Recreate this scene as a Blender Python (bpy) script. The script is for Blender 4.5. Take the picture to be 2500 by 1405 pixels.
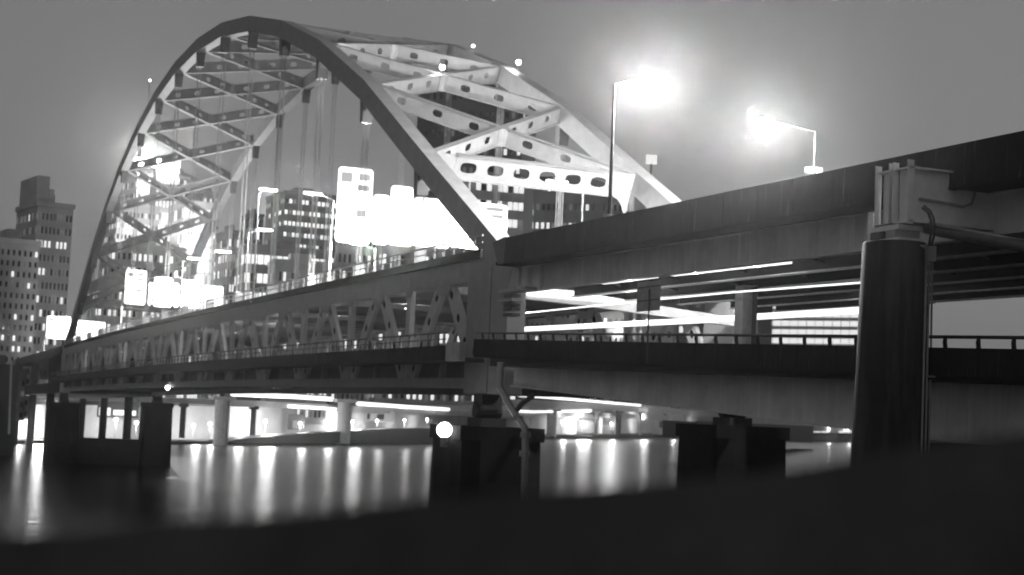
import bpy, math, random
from mathutils import Vector, Matrix
R = math.radians
random.seed(7)
V = Vector
S = bpy.context.scene
for o in list(bpy.data.objects): bpy.data.objects.remove(o)

# ------------------------------------------------------------------ camera
# bridge frame: X along the main span (0 south end, 228.6 north end), Y = 0 on the near arch, +Y towards the camera, Z above the river
CAM = V((-95.90, 38.00, 13.36)); YAW, PIT, ROL, FPX = -0.3965, 0.0829, 0.0428, 3768.0
fw = V((math.cos(PIT)*math.cos(YAW), math.cos(PIT)*math.sin(YAW), math.sin(PIT)))
_r = fw.cross(V((0, 0, 1))).normalized(); _u = _r.cross(fw)
RV = math.cos(ROL)*_r + math.sin(ROL)*_u; UV = -math.sin(ROL)*_r + math.cos(ROL)*_u
cd = bpy.data.cameras.new('camera'); cam = bpy.data.objects.new('camera', cd); S.collection.objects.link(cam)
cam.matrix_world = Matrix(((RV.x, UV.x, -fw.x, CAM.x), (RV.y, UV.y, -fw.y, CAM.y), (RV.z, UV.z, -fw.z, CAM.z), (0, 0, 0, 1)))
cd.sensor_width = 36.0; cd.lens = FPX/2500*36; cd.clip_start = 0.1; cd.clip_end = 12000
cd.dof.use_dof = True; cd.dof.focus_distance = 22.0; cd.dof.aperture_fstop = 1.8; cd.dof.aperture_blades = 8
S.camera = cam
def ray(px, py): return fw + RV*((px-1250)/FPX) + UV*((702.5-py)/FPX)
def ony(px, py, y): v = ray(px, py); return CAM + v*((y-CAM.y)/v.y)
def onx(px, py, x): v = ray(px, py); return CAM + v*((x-CAM.x)/v.x)
def onz(px, py, z): v = ray(px, py); return CAM + v*((z-CAM.z)/v.z)
def atd(px, py, d): return CAM + ray(px, py)*d

# ------------------------------------------------------------------ world: night sky lit by the city
W = bpy.data.worlds.new('World'); S.world = W; W.use_nodes = True
nt = W.node_tree; nt.nodes.clear()
out = nt.nodes.new('ShaderNodeOutputWorld'); bg = nt.nodes.new('ShaderNodeBackground')
sky = nt.nodes.new('ShaderNodeTexSky'); sky.sky_type = 'NISHITA'; sky.sun_disc = False
sky.sun_elevation = R(8); sky.sun_rotation = R(150); sky.dust_density = 4
bw = nt.nodes.new('ShaderNodeRGBToBW'); mr = nt.nodes.new('ShaderNodeMath'); mr.operation = 'MULTIPLY_ADD'
mr.inputs[1].default_value = 0.02; mr.inputs[2].default_value = 1.72
nt.links.new(sky.outputs[0], bw.inputs[0]); nt.links.new(bw.outputs[0], mr.inputs[0]); nt.links.new(mr.outputs[0], bg.inputs[0])
bg.inputs[1].default_value = 0.105
nt.links.new(bg.outputs[0], out.inputs[0])
vs = S.view_settings; vs.view_transform = 'Standard'; vs.look = 'None'; vs.exposure = 0; vs.gamma = 1; vs.use_curve_mapping = False

# ------------------------------------------------------------------ materials
def mat(name, col, rough=0.6, metal=0.0, noise=0.25, scale=1.5, streak=0.0, bump=0.0, emit=0.0, spec=0.5, sx=5.5, smin=0.63):
    m = bpy.data.materials.new(name); m.use_nodes = True; n = m.node_tree; p = n.nodes['Principled BSDF']
    p.inputs['Roughness'].default_value = rough; p.inputs['Metallic'].default_value = metal
    p.inputs['Specular IOR Level'].default_value = spec
    p.inputs['Base Color'].default_value = (col, col, col, 1)
    if emit:
        p.inputs['Emission Color'].default_value = (1, 1, 1, 1); p.inputs['Emission Strength'].default_value = emit
    if noise or streak:
        tc = n.nodes.new('ShaderNodeTexCoord'); nz = n.nodes.new('ShaderNodeTexNoise'); nz.inputs['Scale'].default_value = scale
        nz.inputs['Detail'].default_value = 6; nz.inputs['Roughness'].default_value = 0.65
        gp = n.nodes.new('ShaderNodeNewGeometry'); n.links.new(gp.outputs['Position'], nz.inputs['Vector'])
        r = n.nodes.new('ShaderNodeMapRange'); r.inputs['From Min'].default_value = 0.25; r.inputs['From Max'].default_value = 0.75
        r.inputs['To Min'].default_value = col*(1-noise); r.inputs['To Max'].default_value = col*(1+noise)
        n.links.new(nz.outputs[0], r.inputs[0]); last = r.outputs[0]
        if streak:
            mp = n.nodes.new('ShaderNodeMapping'); mp.inputs['Scale'].default_value = (sx, sx, 0.12)
            n.links.new(gp.outputs['Position'], mp.inputs[0])
            n2 = n.nodes.new('ShaderNodeTexNoise'); n2.inputs['Scale'].default_value = 1.6; n2.inputs['Detail'].default_value = 5
            n.links.new(mp.outputs[0], n2.inputs['Vector'])
            r2 = n.nodes.new('ShaderNodeMapRange'); r2.inputs['From Min'].default_value = smin; r2.inputs['From Max'].default_value = smin+0.25
            r2.inputs['To Min'].default_value = 0.0; r2.inputs['To Max'].default_value = streak
            n.links.new(n2.outputs[0], r2.inputs[0])
            ad = n.nodes.new('ShaderNodeMath'); ad.operation = 'ADD'; n.links.new(last, ad.inputs[0]); n.links.new(r2.outputs[0], ad.inputs[1]); last = ad.outputs[0]
        n.links.new(last, p.inputs['Base Color'])
        if bump:
            b = n.nodes.new('ShaderNodeBump'); b.inputs['Strength'].default_value = bump; b.inputs['Distance'].default_value = 0.05
            n.links.new(nz.outputs[0], b.inputs['Height']); n.links.new(b.outputs[0], p.inputs['Normal'])
    return m
M = dict(
    steel=mat('painted_steel', 0.27, 0.55, 0, 0.18, 0.9, 0.0), dsteel=mat('dark_steel', 0.10, 0.5, 0.2, 0.3, 2),
    isteel=mat('dark_shaded_steel', 0.03, 0.7, 0, 0.3, 2, spec=0.2),
    websteel=mat('lamplit_web_steel', 0.46, 0.55, 0, 0.15, 0.9),  # lighter than the chords: walkway light put into the colour
    white=mat('lamplit_pale_steel', 0.8, 0.5, 0, 0.12, 2.0),  # pale tone stands for lamplight on the steel at the column head
    bounce_ground=mat('pale_bounce_ground', 0.26, 0.95, 0, 0.3, 0.6, 0, 0.4),  # pale ground tone set to bounce light up onto the girders
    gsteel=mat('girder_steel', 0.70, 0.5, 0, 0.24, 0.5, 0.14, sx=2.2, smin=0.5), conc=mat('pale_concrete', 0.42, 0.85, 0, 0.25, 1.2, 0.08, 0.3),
    dconc=mat('sooty_concrete', 0.018, 0.9, 0, 0.45, 1.5, 0.16, 0.4, spec=0.2), pier=mat('blackened_stone', 0.010, 0.95, 0, 0.5, 0.8, 0.01, 0.4, spec=0.15),
    colm=mat('stained_column_concrete', 0.022, 0.8, 0, 0.4, 1.2, 0.055, 0.3, spec=0.2, sx=1.1, smin=0.45),
    asphalt=mat('asphalt', 0.05, 0.9, 0, 0.3, 3), cable=mat('hanger_rope', 0.30, 0.6, 0.2, 0.1, 3),
    rail=mat('rail_metal', 0.08, 0.45, 0.5, 0.2, 3), land=mat('dark_ground', 0.05, 0.95, 0, 0.5, 0.2, 0, 0.4),
    wall=mat('foreground_concrete', 0.075, 0.95, 0, 0.4, 5, 0, 0.5),
    fdark=mat('dark_facade', 0.035, 0.5, 0, 0.3, 0.1), fmid=mat('grey_facade', 0.28, 0.7, 0, 0.25, 0.1), fpale=mat('pale_facade', 0.50, 0.8, 0, 0.2, 0.1),
    wdark=mat('dark_glass', 0.012, 0.12, 0, 0), wdim=mat('dim_window', 0.06, 0.3, 0, 0, emit=0.10), wlit=mat('lit_window', 0.3, 0.3, 0, 0, emit=0.95),
    lamp=mat('lamp_glow', 0.8, 0.4, 0, 0, emit=16.0), bigglobe=mat('glare_globe', 0.8, 0.4, 0, 0, emit=4600.0), tube=mat('glowing_tube', 0.8, 0.4, 0, 0, emit=1.6), sign=mat('lit_sign_face', 0.35, 0.5, 0, 0, emit=0.85),
    signin=mat('sign_legend', 0.01, 0.5, 0, 0, emit=0.45, spec=0.0), wood=mat('dark_timber', 0.05, 0.8, 0, 0.3, 2), hull=mat('barge_hull', 0.02, 0.6, 0, 0.4, 0.5, 0.02),
    galv=mat('galvanised_steel', 0.35, 0.4, 0.3, 0.15, 3), panel=mat('sign_back', 0.30, 0.5, 0.2, 0.2, 2),
)
def water_mat():
    m = bpy.data.materials.new('river_water'); m.use_nodes = True; n = m.node_tree; p = n.nodes['Principled BSDF']
    p.inputs['Base Color'].default_value = (.004, .004, .004, 1); p.inputs['Roughness'].default_value = 0.27; p.inputs['IOR'].default_value = 1.33
    g = n.nodes.new('ShaderNodeNewGeometry'); mp = n.nodes.new('ShaderNodeMapping'); mp.inputs['Scale'].default_value = (0.16, 0.10, 0.1); mp.inputs['Rotation'].default_value = (0, 0, 0.4)
    n.links.new(g.outputs['Position'], mp.inputs[0])
    nz = n.nodes.new('ShaderNodeTexNoise'); nz.inputs['Scale'].default_value = 1.0; nz.inputs['Detail'].default_value = 4; n.links.new(mp.outputs[0], nz.inputs['Vector'])
    b = n.nodes.new('ShaderNodeBump'); b.inputs['Strength'].default_value = 0.5; b.inputs['Distance'].default_value = 0.35
    n.links.new(nz.outputs[0], b.inputs['Height']); n.links.new(b.outputs[0], p.inputs['Normal'])
    return m
M['water'] = water_mat()

# ------------------------------------------------------------------ mesh helpers
WP = {}
def wpos(o): return WP.get(o.name, V((0, 0, 0))) if o else V((0, 0, 0))
def link(o, parent=None):
    S.collection.objects.link(o)
    if parent: o.parent = parent
    return o
def tag(o, label=None, cat=None, group=None, kind=None):
    if label: o['label'] = label
    if cat: o['category'] = cat
    if group: o['group'] = group
    if kind: o['kind'] = kind
    return o
def thing(name, label, cat, loc, group=None):
    o = bpy.data.objects.new(name, None); o.empty_display_size = 0.3; link(o); o.location = loc; WP[o.name] = V(loc); return tag(o, label, cat, group)
class MB:
    def __init__(s): s.v = []; s.f = []
    def add(s, vs, fs):
        n = len(s.v); s.v += [V(v) for v in vs]; s.f += [tuple(i+n for i in f) for f in fs]; return s
    def hexa(s, p):  # 8 points: bottom 4 ccw, top 4
        return s.add(p, [(3, 2, 1, 0), (4, 5, 6, 7), (0, 1, 5, 4), (1, 2, 6, 5), (2, 3, 7, 6), (3, 0, 4, 7)])
    def box(s, x0, x1, y0, y1, z0, z1):
        x0, x1 = min(x0, x1), max(x0, x1); y0, y1 = min(y0, y1), max(y0, y1); z0, z1 = min(z0, z1), max(z0, z1)
        return s.hexa([(x0, y0, z0), (x1, y0, z0), (x1, y1, z0), (x0, y1, z0), (x0, y0, z1), (x1, y0, z1), (x1, y1, z1), (x0, y1, z1)])
    def bar(s, a, b, w, h, up=(0, 0, 1)):  # box beam a->b, w sideways, h along up
        a, b = V(a), V(b); d = (b-a).normalized(); u = V(up); u = (u-d*u.dot(d)).normalized(); c = d.cross(u)
        q = [(-c*w/2-u*h/2), (c*w/2-u*h/2), (c*w/2+u*h/2), (-c*w/2+u*h/2)]
        return s.add([a+t for t in q]+[b+t for t in q], [(0, 1, 2, 3), (7, 6, 5, 4), (0, 4, 5, 1), (1, 5, 6, 2), (2, 6, 7, 3), (3, 7, 4, 0)])
    def tube(s, pts, r, n=8):
        pts = [V(p) for p in pts]; rs = r if isinstance(r, (list, tuple)) else [r]*len(pts); base = len(s.v); u = None
        for i, p in enumerate(pts):
            d = (pts[min(i+1, len(pts)-1)]-pts[max(i-1, 0)]).normalized()
            if u is None: u = d.orthogonal().normalized()
            u = (u-d*u.dot(d)).normalized(); c = d.cross(u)
            for k in range(n):
                t = 2*math.pi*k/n; s.v.append(p+(u*math.cos(t)+c*math.sin(t))*rs[i])
        for i in range(len(pts)-1):
            for k in range(n):
                k2 = (k+1) % n; s.f.append((base+i*n+k, base+i*n+k2, base+(i+1)*n+k2, base+(i+1)*n+k))
        s.f.append(tuple(base+k for k in reversed(range(n)))); s.f.append(tuple(base+(len(pts)-1)*n+k for k in range(n)))
        return s
    def prism(s, poly, off):  # planar polygon extruded by off
        n = len(poly); P0 = [V(p) for p in poly]; off = V(off)
        return s.add(P0+[p+off for p in P0], [tuple(reversed(range(n))), tuple(range(n, 2*n))]+[(i, (i+1) % n, n+(i+1) % n, n+i) for i in range(n)])
    def perf(s, p0, p1, up, h, t, n, hl, hh, fl=0.0, ft=0.05, m0=0.0, m1=0.0):
        """perforated plate girder: web with n slots, plus flanges of width fl"""
        p0, p1 = V(p0), V(p1); a = (p1-p0); L = a.length; a.normalize(); b = V(up); b = (b-a*b.dot(a)).normalized(); c = a.cross(b)
        def P(x, z, w): return p0+a*x+b*z+c*w
        if m0 > 0: s.solid(P, 0, m0, h, t)
        if m1 > 0: s.solid(P, L-m1, L, h, t)
        cl = (L-m0-m1)/n
        for i in range(n):
            x0 = m0+cl*i; x1 = x0+cl; xm = (x0+x1)/2
            outer = []
            for q in range(4): outer.append((x0+cl*q/4, -h/2))
            for q in range(4): outer.append((x1, -h/2+h*q/4))
            for q in range(4): outer.append((x1-cl*q/4, h/2))
            for q in range(4): outer.append((x0, h/2-h*q/4))
            inner = []
            for q in range(16):
                th = math.radians(225+22.5*q); ct, st = math.cos(th), math.sin(th)
                r_ = (abs(ct)**3.2+abs(st)**3.2)**(-1/3.2); inner.append((xm+hl/2*r_*ct, hh/2*r_*st))
            vs = [P(x, z, t/2) for x, z in outer]+[P(x, z, t/2) for x, z in inner]+[P(x, z, -t/2) for x, z in outer]+[P(x, z, -t/2) for x, z in inner]
            fs = []
            for q in range(16):
                k = (q+1) % 16
                fs += [(q, k, 16+k, 16+q), (32+k, 32+q, 48+q, 48+k), (16+q, 16+k, 48+k, 48+q), (k, q, 32+q, 32+k)]
            s.add(vs, fs)
        if fl:
            for sg in (-1, 1):
                o = b*(sg*(h/2+ft/2+0.002)); s.bar(p0+o, p1+o, fl, ft, b)
        return s
    def solid(s, P, x0, x1, h, t):
        s.hexa([P(x0, -h/2, -t/2), P(x1, -h/2, -t/2), P(x1, -h/2, t/2), P(x0, -h/2, t/2), P(x0, h/2, -t/2), P(x1, h/2, -t/2), P(x1, h/2, t/2), P(x0, h/2, t/2)])
    def mesh(s, name, m, org=V((0, 0, 0)), smooth=False):
        me = bpy.data.meshes.new(name); me.from_pydata([tuple(v-org) for v in s.v], [], s.f); me.materials.append(M[m]); me.update()
        import bmesh as _b
        bm = _b.new(); bm.from_mesh(me); _b.ops.recalc_face_normals(bm, faces=bm.faces); bm.to_mesh(me); bm.free()
        if smooth:
            for p in me.polygons: p.use_smooth = True
        return me
    def build(s, name, m, parent=None, smooth=False):
        if parent: org = wpos(parent)
        else: org = V((sum(v.x for v in s.v)/len(s.v), sum(v.y for v in s.v)/len(s.v), min(v.z for v in s.v)))
        o = bpy.data.objects.new(name, s.mesh(name, m, org, smooth)); link(o, parent)
        if not parent: o.location = org
        WP[o.name] = V(org); return o
def inst(name, me, parent, loc, rot=None, scale=None):
    o = bpy.data.objects.new(name, me); link(o, parent); o.location = V(loc)-wpos(parent)
    if rot is not None: o.rotation_euler = rot
    if scale is not None: o.scale = scale
    WP[o.name] = V(loc); return o
def box(*a): return MB().box(*a)
def bar(*a, **k): return MB().bar(*a, **k)
LIGHTS = 0
def light(name, loc, power, radius=0.25, spot=None, to=None):
    d = bpy.data.lights.new(name, 'SPOT' if spot else 'POINT'); d.energy = power; d.shadow_soft_size = radius
    o = bpy.data.objects.new(name, d); S.collection.objects.link(o); o.location = loc
    if spot:
        d.spot_size = R(spot); d.spot_blend = 0.5; o.rotation_euler = (V(to)-V(loc)).to_track_quat('-Z', 'Y').to_euler()
    return o

# ------------------------------------------------------------------ setting: river, banks
MB().add([(-3000, -9000, 0), (9000, -9000, 0), (9000, 4000, 0), (-3000, 4000, 0)], [(0, 1, 2, 3)]).build('river', 'water')['kind'] = 'structure'
BANK = [(332, 500), (338, 60), (341.7, 0), (353.8, -9), (391, -53), (474.8, -134), (760, -345), (1000, -560), (1200, -800), (1330, -1010), (1500, -1350), (1500, -2500)]
far = BANK+[(9000, -2500), (9000, 3000), (332, 3000)]
MB().prism([(x, y, -1) for x, y in far], (0, 0, 2.0)).build('wharf_ground', 'land')['kind'] = 'structure'
# raised city ground set back from the wharf
def off(p, d): return (p[0]+d*0.6, p[1]+d*0.8)
CITY = [off(p, 28) for p in BANK]
MB().prism([(x, y, 0.5) for x, y in CITY+[(9060, -2470), (9060, 2990), (CITY[0][0], 2990)]], (0, 0, 7.5)).build('city_ground', 'land')['kind'] = 'structure'
# south bank under the camera and the approach
MB().prism([(-400, 300, 11.5), (-400, -200, 11.5), (-62, -200, 11.5), (-66, -20, 11.5), (-88.0, 26, 11.5), (-90.0, 60, 11.5), (-100, 300, 11.5)], (0, 0, -13)).build('south_bank', 'bounce_ground')['kind'] = 'structure'

# ------------------------------------------------------------------ main arch bridge
L = 228.6; P = L/15; WD = 19.2
def zl(k): return 15.068-0.0028*k*P+4*0.4837*(k/15)*(1-k/15)
def za(k): return zl(k)+7.30+37.24*(1-abs(2*k/15-1)**2.03)
BR = thing('arch_bridge', 'large double-deck steel tied-arch bridge with perforated braces crossing the river', 'bridge', (0, -WD/2, 12.7))
RD = 1.8; RW = 1.25
def zup(k): return zl(k)+7.3          # underside of the top chord
def side(y0, y1, x, z): return None
for near in (1, 0):
    yo = 0.0 if near else -WD+0.6           # outer/inner face nearest the camera
    yi = yo-RW
    sgn = 1 if near else -1
    yout = yo if near else yi
    ymid = (yo+yi)/2
    # rib: welded boxes between panel points
    kk = [-0.30]+list(range(1, 15))+[15.3]
    pts = []
    for k in kk:
        z = za(k) if 0 < k < 15 else (zup(0)+0.2 if k < 0 else zup(15)+0.2)-1.0
        pts.append(V((k*P, 0, z)))
    # perpendicular depth
    nrm = []
    for i, p in enumerate(pts):
        t = (pts[min(i+1, len(pts)-1)]-pts[max(i-1, 0)]).normalized(); nrm.append(V((-t.z, 0, t.x)))
    for i in range(len(pts)-1):
        a, b = pts[i], pts[i+1]; na, nb = nrm[i]*RD, nrm[i+1]*RD
        g = (b-a).normalized()*0.015
        a1, b1 = a+g, b-g
        Y0, Y1 = V((0, yi, 0)), V((0, yo, 0))
        MB().hexa([a1+Y0, b1+Y0, b1+Y1, a1+Y1, a1+na+Y0, b1+nb+Y0, b1+nb+Y1, a1+na+Y1]).build('arch_rib', 'steel', BR)
    RIB = {k: pts[kk.index(k)] for k in range(1, 15)}; NRM = {k: nrm[kk.index(k)] for k in range(1, 15)}
    # chords and posts
    n = 15
    for k in range(n):
        MB().hexa([(k*P+.02, yi, zl(k)), ((k+1)*P-.02, yi, zl(k+1)), ((k+1)*P-.02, yo, zl(k+1)), (k*P+.02, yo, zl(k)),
                   (k*P+.02, yi, zl(k)+.72), ((k+1)*P-.02, yi, zl(k+1)+.72), ((k+1)*P-.02, yo, zl(k+1)+.72), (k*P+.02, yo, zl(k)+.72)]).build('bottom_chord', 'steel', BR)
        MB().hexa([(k*P+.02, yi, zup(k)), ((k+1)*P-.02, yi, zup(k+1)), ((k+1)*P-.02, yo, zup(k+1)), (k*P+.02, yo, zup(k)),
                   (k*P+.02, yi, zup(k)+1.6), ((k+1)*P-.02, yi, zup(k+1)+1.6), ((k+1)*P-.02, yo, zup(k+1)+1.6), (k*P+.02, yo, zup(k)+1.6)]).build('top_chord', 'steel', BR)
        # warren diagonals with round holes, feet at the panel points, apex mid-panel
        xm = (k+.5)*P; zt = zup(k+.5)+.1
        for sg, xf in ((-1, k*P+0.9), (1, (k+1)*P-0.9)):
            a = V((xf, ymid, zl(k)+.7)); b = V((xm+sg*0.75, ymid, zt))
            mb = MB()
            mb.perf(a+V((0, .5, 0)), b+V((0, .5, 0)), (1, 0, 0) if sg < 0 else (-1, 0, 0), 1.3, .05, 4, .7, .58)
            nn = V((b.z-a.z, 0, a.x-b.x)).normalized()*.62
            for q_ in (nn, -nn): mb.bar(a+q_+V((0, .34, 0)), b+q_+V((0, .34, 0)), .30, .05, up=nn)
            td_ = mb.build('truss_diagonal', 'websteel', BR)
            bar(a+V((0, .3, 0)), b+V((0, .3, 0)), .04, 1.15, up=(1, 0, 0)).build('hole_shade_plate', 'isteel', td_)  # dark sheet behind the holes, standing for the shade inside
        MB().prism([(xm-1.7, yo-.02, zt-.1), (xm+1.7, yo-.02, zt-.1), (xm+1.2, yo-.02, zt-.75), (xm-1.2, yo-.02, zt-.75)], (0, -.05, 0)).build('gusset_plate', 'steel', BR)
    for k in range(1, n):
        MB().box(k*P-.45, k*P+.45, yo-.45, yo-.06, zl(k)+.71, zup(k)+.05).build('truss_post', 'websteel', BR)
        MB().prism([(k*P-.9, yo-.03, zup(k)+.05), (k*P+.9, yo-.03, zup(k)+.05), (k*P+.55, yo-.03, zup(k)-.5), (k*P-.55, yo-.03, zup(k)-.5)], (0, -.05, 0)).build('gusset_plate', 'steel', BR)
    for x0, x1 in ((-4.6, -1.75), (-1.55, 2.6)):
        box(x0, x1, yi+.02, yo+.03, zl(0)-.35, zup(0)+1.72).build('end_post', 'steel', BR)
    for x0, x1 in ((L-2.6, L+1.55), (L+1.75, L+4.0)):
        box(x0, x1, yi+.02, yo+.03, zl(15)-.35, zup(15)+1.72).build('end_post', 'steel', BR)
    # hangers
    for k in range(1, 15):
        p = RIB[k]+V((0, ymid, 0)); zt = p.z+.25; zb = zup(k)+3.4
        br = MB().hexa([(p.x-.36, ymid-.45, zt-2.2), (p.x+.36, ymid-.45, zt-2.2), (p.x+.36, ymid+.45, zt-2.2), (p.x-.36, ymid+.45, zt-2.2),
                        (p.x-.55, ymid-.62, zt+.6), (p.x+.55, ymid-.62, zt+.6), (p.x+.55, ymid+.5, zt+.6), (p.x-.55, ymid+.5, zt+.6)]).build('hanger_bracket', 'dsteel', BR)
        if zt-2.2 > zb+.5:
            h = None
            for dx in (-.24, .24):
                for dy in (-.2, .2):
                    mb = MB().tube([(p.x+dx, ymid+dy, zt-2.2), (p.x+dx, ymid+dy, zb-.1)], .04, 6)
                    if h is None: h = mb.build('hanger', 'cable', BR)
                    else: mb.build('rope', 'cable', h)
        cas = box(p.x-.42, p.x+.42, ymid-.42, ymid+.42, zup(k)+1.55, zb-.35).build('hanger_casing', 'galv', BR)
        MB().hexa([(p.x-.42, ymid-.42, zb-.35), (p.x+.42, ymid-.42, zb-.35), (p.x+.42, ymid+.42, zb-.35), (p.x-.42, ymid+.42, zb-.35),
                   (p.x-.3, ymid-.3, zb), (p.x+.3, ymid-.3, zb), (p.x+.3, ymid+.3, zb), (p.x-.3, ymid+.3, zb)]).build('cap', 'galv', cas)
# lateral X bracing between the ribs, in the curved plane of the arches
def node(k, near):
    y = -RW+.05 if near else -WD+.55
    return RIB[k]+NRM[k]*(RD/2)+V((0, y, 0))
for k in range(1, 14):
    for (ka, kb) in ((k, k+1), (k+1, k)):
        a = node(ka, 1); b = node(kb, 0); m = (a+b)/2; upv = (NRM[k]+NRM[k+1]).normalized()
        for (p, q, mm) in ((a, m, (.9, .8)), (m, b, (.8, .9))):
            MB().perf(p, q, upv, 1.42, .06, 3, .95, .62, .55, .05, mm[0], mm[1]).build('cross_brace', 'steel', BR)
    mm = (node(k, 1)+node(k+1, 0))/2; upv = (NRM[k]+NRM[k+1]).normalized()
    MB().tube([mm-upv*.76, mm+upv*.76], .62, 10).build('brace_hub', 'steel', BR)
# arched portal struts at the first and last panel points
for k in (1, 14):
    a = node(k, 1); b = node(k, 0); n_ = NRM[k]; c0 = -.3
    MB().perf(a+n_*c0+V((0, -2.0, 0)), b+n_*c0+V((0, 2.0, 0)), n_, 1.9, .07, 6, 1.35, .85, .7, .06).build('portal_strut', 'steel', BR)
    for s_, yy in ((1, a.y), (-1, b.y)):
        base = V((a.x, yy, a.z))+n_*c0
        poly = [base+n_*.97, base+V((0, -2.0*s_, 0))+n_*.97, base+V((0, -2.0*s_, 0))-n_*.97]
        for q in range(1, 7):
            th = q/6*math.pi/2; poly.append(base+V((0, -2.0*s_*(1-math.sin(th)), 0))-n_*(.97+2.6*(1-math.cos(th))))
        MB().prism(poly, V((n_.z, 0, -n_.x))*.07).build('portal_gusset', 'steel', BR)
        for q in range(3, len(poly)-1): pass
# floor beams, decks
for i in range(0, 31):
    k = i/2; x = k*P
    bm_ = MB(); bm_.box(x-.04, x+.04, -WD+.6, -RW+.02, zup(k)+.15, zup(k)+1.35); bm_.box(x-.25, x+.25, -WD+.6, -RW+.02, zup(k)+.08, zup(k)+.15)
    bm_.build('upper_floor_beam', 'steel', BR)
    bm_ = MB(); bm_.box(x-.04, x+.04, -WD+.6, -RW+.02, zl(k)+.75, zl(k)+1.72); bm_.box(x-.22, x+.22, -WD+.6, -RW+.02, zl(k)+.68, zl(k)+.75)
    bm_.build('lower_floor_beam', 'steel', BR)
    if i % 2 and i < 30:
        MB().hexa([(x-.22, -.5, zl(k)+.715), (x+.22, -.5, zl(k)+.715), (x+.22, -.05, zl(k)+.715), (x-.22, -.05, zl(k)+.715), (x-.08, -.5, zl(k)+1.73), (x+.08, -.5, zl(k)+1.73), (x+.08, -.05, zl(k)+1.73), (x-.08, -.05, zl(k)+1.73)]).build('deck_post', 'steel', BR)
def strip(name, m, x0, x1, y0, y1, f0, f1, parent, n=15):
    mb = MB()
    for i in range(n):
        xa, xb = x0+(x1-x0)*i/n, x0+(x1-x0)*(i+1)/n
        mb.hexa([(xa, y0, f0(xa/P)), (xb, y0, f0(xb/P)), (xb, y1, f0(xb/P)), (xa, y1, f0(xa/P)), (xa, y0, f1(xa/P)), (xb, y0, f1(xb/P)), (xb, y1, f1(xb/P)), (xa, y1, f1(xa/P))])
    return mb.build(name, m, parent)
strip('upper_deck', 'asphalt', -1, L+1, -WD+.62, -RW-.02, lambda k: zup(k)+1.37, lambda k: zup(k)+1.62, BR)
strip('lower_deck', 'asphalt', -1, L+1, -WD-2.9, 2.3, lambda k: zl(k)+1.74, lambda k: zl(k)+2.0, BR)
strip('recess_shade_beam', 'dsteel', 0, L, -1.22, -1.0, lambda k: zl(k)+.74, lambda k: zl(k)+1.72, BR)  # dark strip added for the shade under the deck overhang
for j in range(5):
    y = -3.5-j*3.1
    strip('stringer', 'gsteel', 0, L, y-.12, y+.12, lambda k: zup(k)+.85, lambda k: zup(k)+1.36, BR)
    strip('stringer', 'gsteel', 0, L, y-.12, y+.12, lambda k: zl(k)+1.1, lambda k: zl(k)+1.73, BR)
for k in range(15):
    for hf in (0, .5):
        x0, x1 = (k+hf)*P+.03, (k+hf+.5)*P-.03
        for yo_, s_ in ((2.32, 1), (-WD-2.92, -1)):
            y0, y1 = (yo_, yo_+.22) if s_ > 0 else (yo_-.22, yo_)
            MB().hexa([(x0, y0, zl(k+hf)+1.72), (x1, y0, zl(k+hf+.5)+1.72), (x1, y1, zl(k+hf+.5)+1.72), (x0, y1, zl(k+hf)+1.72),
                       (x0, y0, zl(k+hf)+2.75), (x1, y0, zl(k+hf+.5)+2.75), (x1, y1, zl(k+hf+.5)+2.75), (x0, y1, zl(k+hf)+2.75)]).build('fascia_panel', 'dconc', BR)
        for y0, y1 in ((.02, .24), (-WD-RW+.3, -WD-RW+.52)):
            MB().hexa([(x0, y0, zup(k+hf)+1.45), (x1, y0, zup(k+hf+.5)+1.45), (x1, y1, zup(k+hf+.5)+1.45), (x0, y1, zup(k+hf)+1.45),
                       (x0, y0, zup(k+hf)+2.05), (x1, y0, zup(k+hf+.5)+2.05), (x1, y1, zup(k+hf+.5)+2.05), (x0, y1, zup(k+hf)+2.05)]).build('parapet_panel', 'dconc', BR)
box(-3.1, -.55, 2.2, 2.62, zl(0)+1.70, zl(0)+2.9).build('fascia_pilaster', 'conc', BR)
# railings on the main span
postme = box(-.05, .05, -.05, .05, 0, .85).mesh('post', 'rail')
post2 = box(-.045, .045, -.045, .045, 0, .95).mesh('post', 'galv')
for y, zf, me, h1, mt in ((2.43, lambda k: zl(k)+2.75, postme, .85, 'rail'), (.13, lambda k: zup(k)+2.05, post2, .95, 'galv')):
    def rl(dz, t=.05):
        mb = MB()
        for i in range(15): mb.bar((i*P, y, zf(i)+dz), ((i+1)*P, y, zf(i+1)+dz), t*2, t*2)
        return mb
    ra = rl(h1, .055).build('railing', mt, BR)
    rl(h1*.5, .035).build('rail', mt, ra)
    for i in range(1, 115): 
        x = i*2.0-.6
        if x < L: inst('post', me, ra, (x, y, zf(x/P)))

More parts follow.
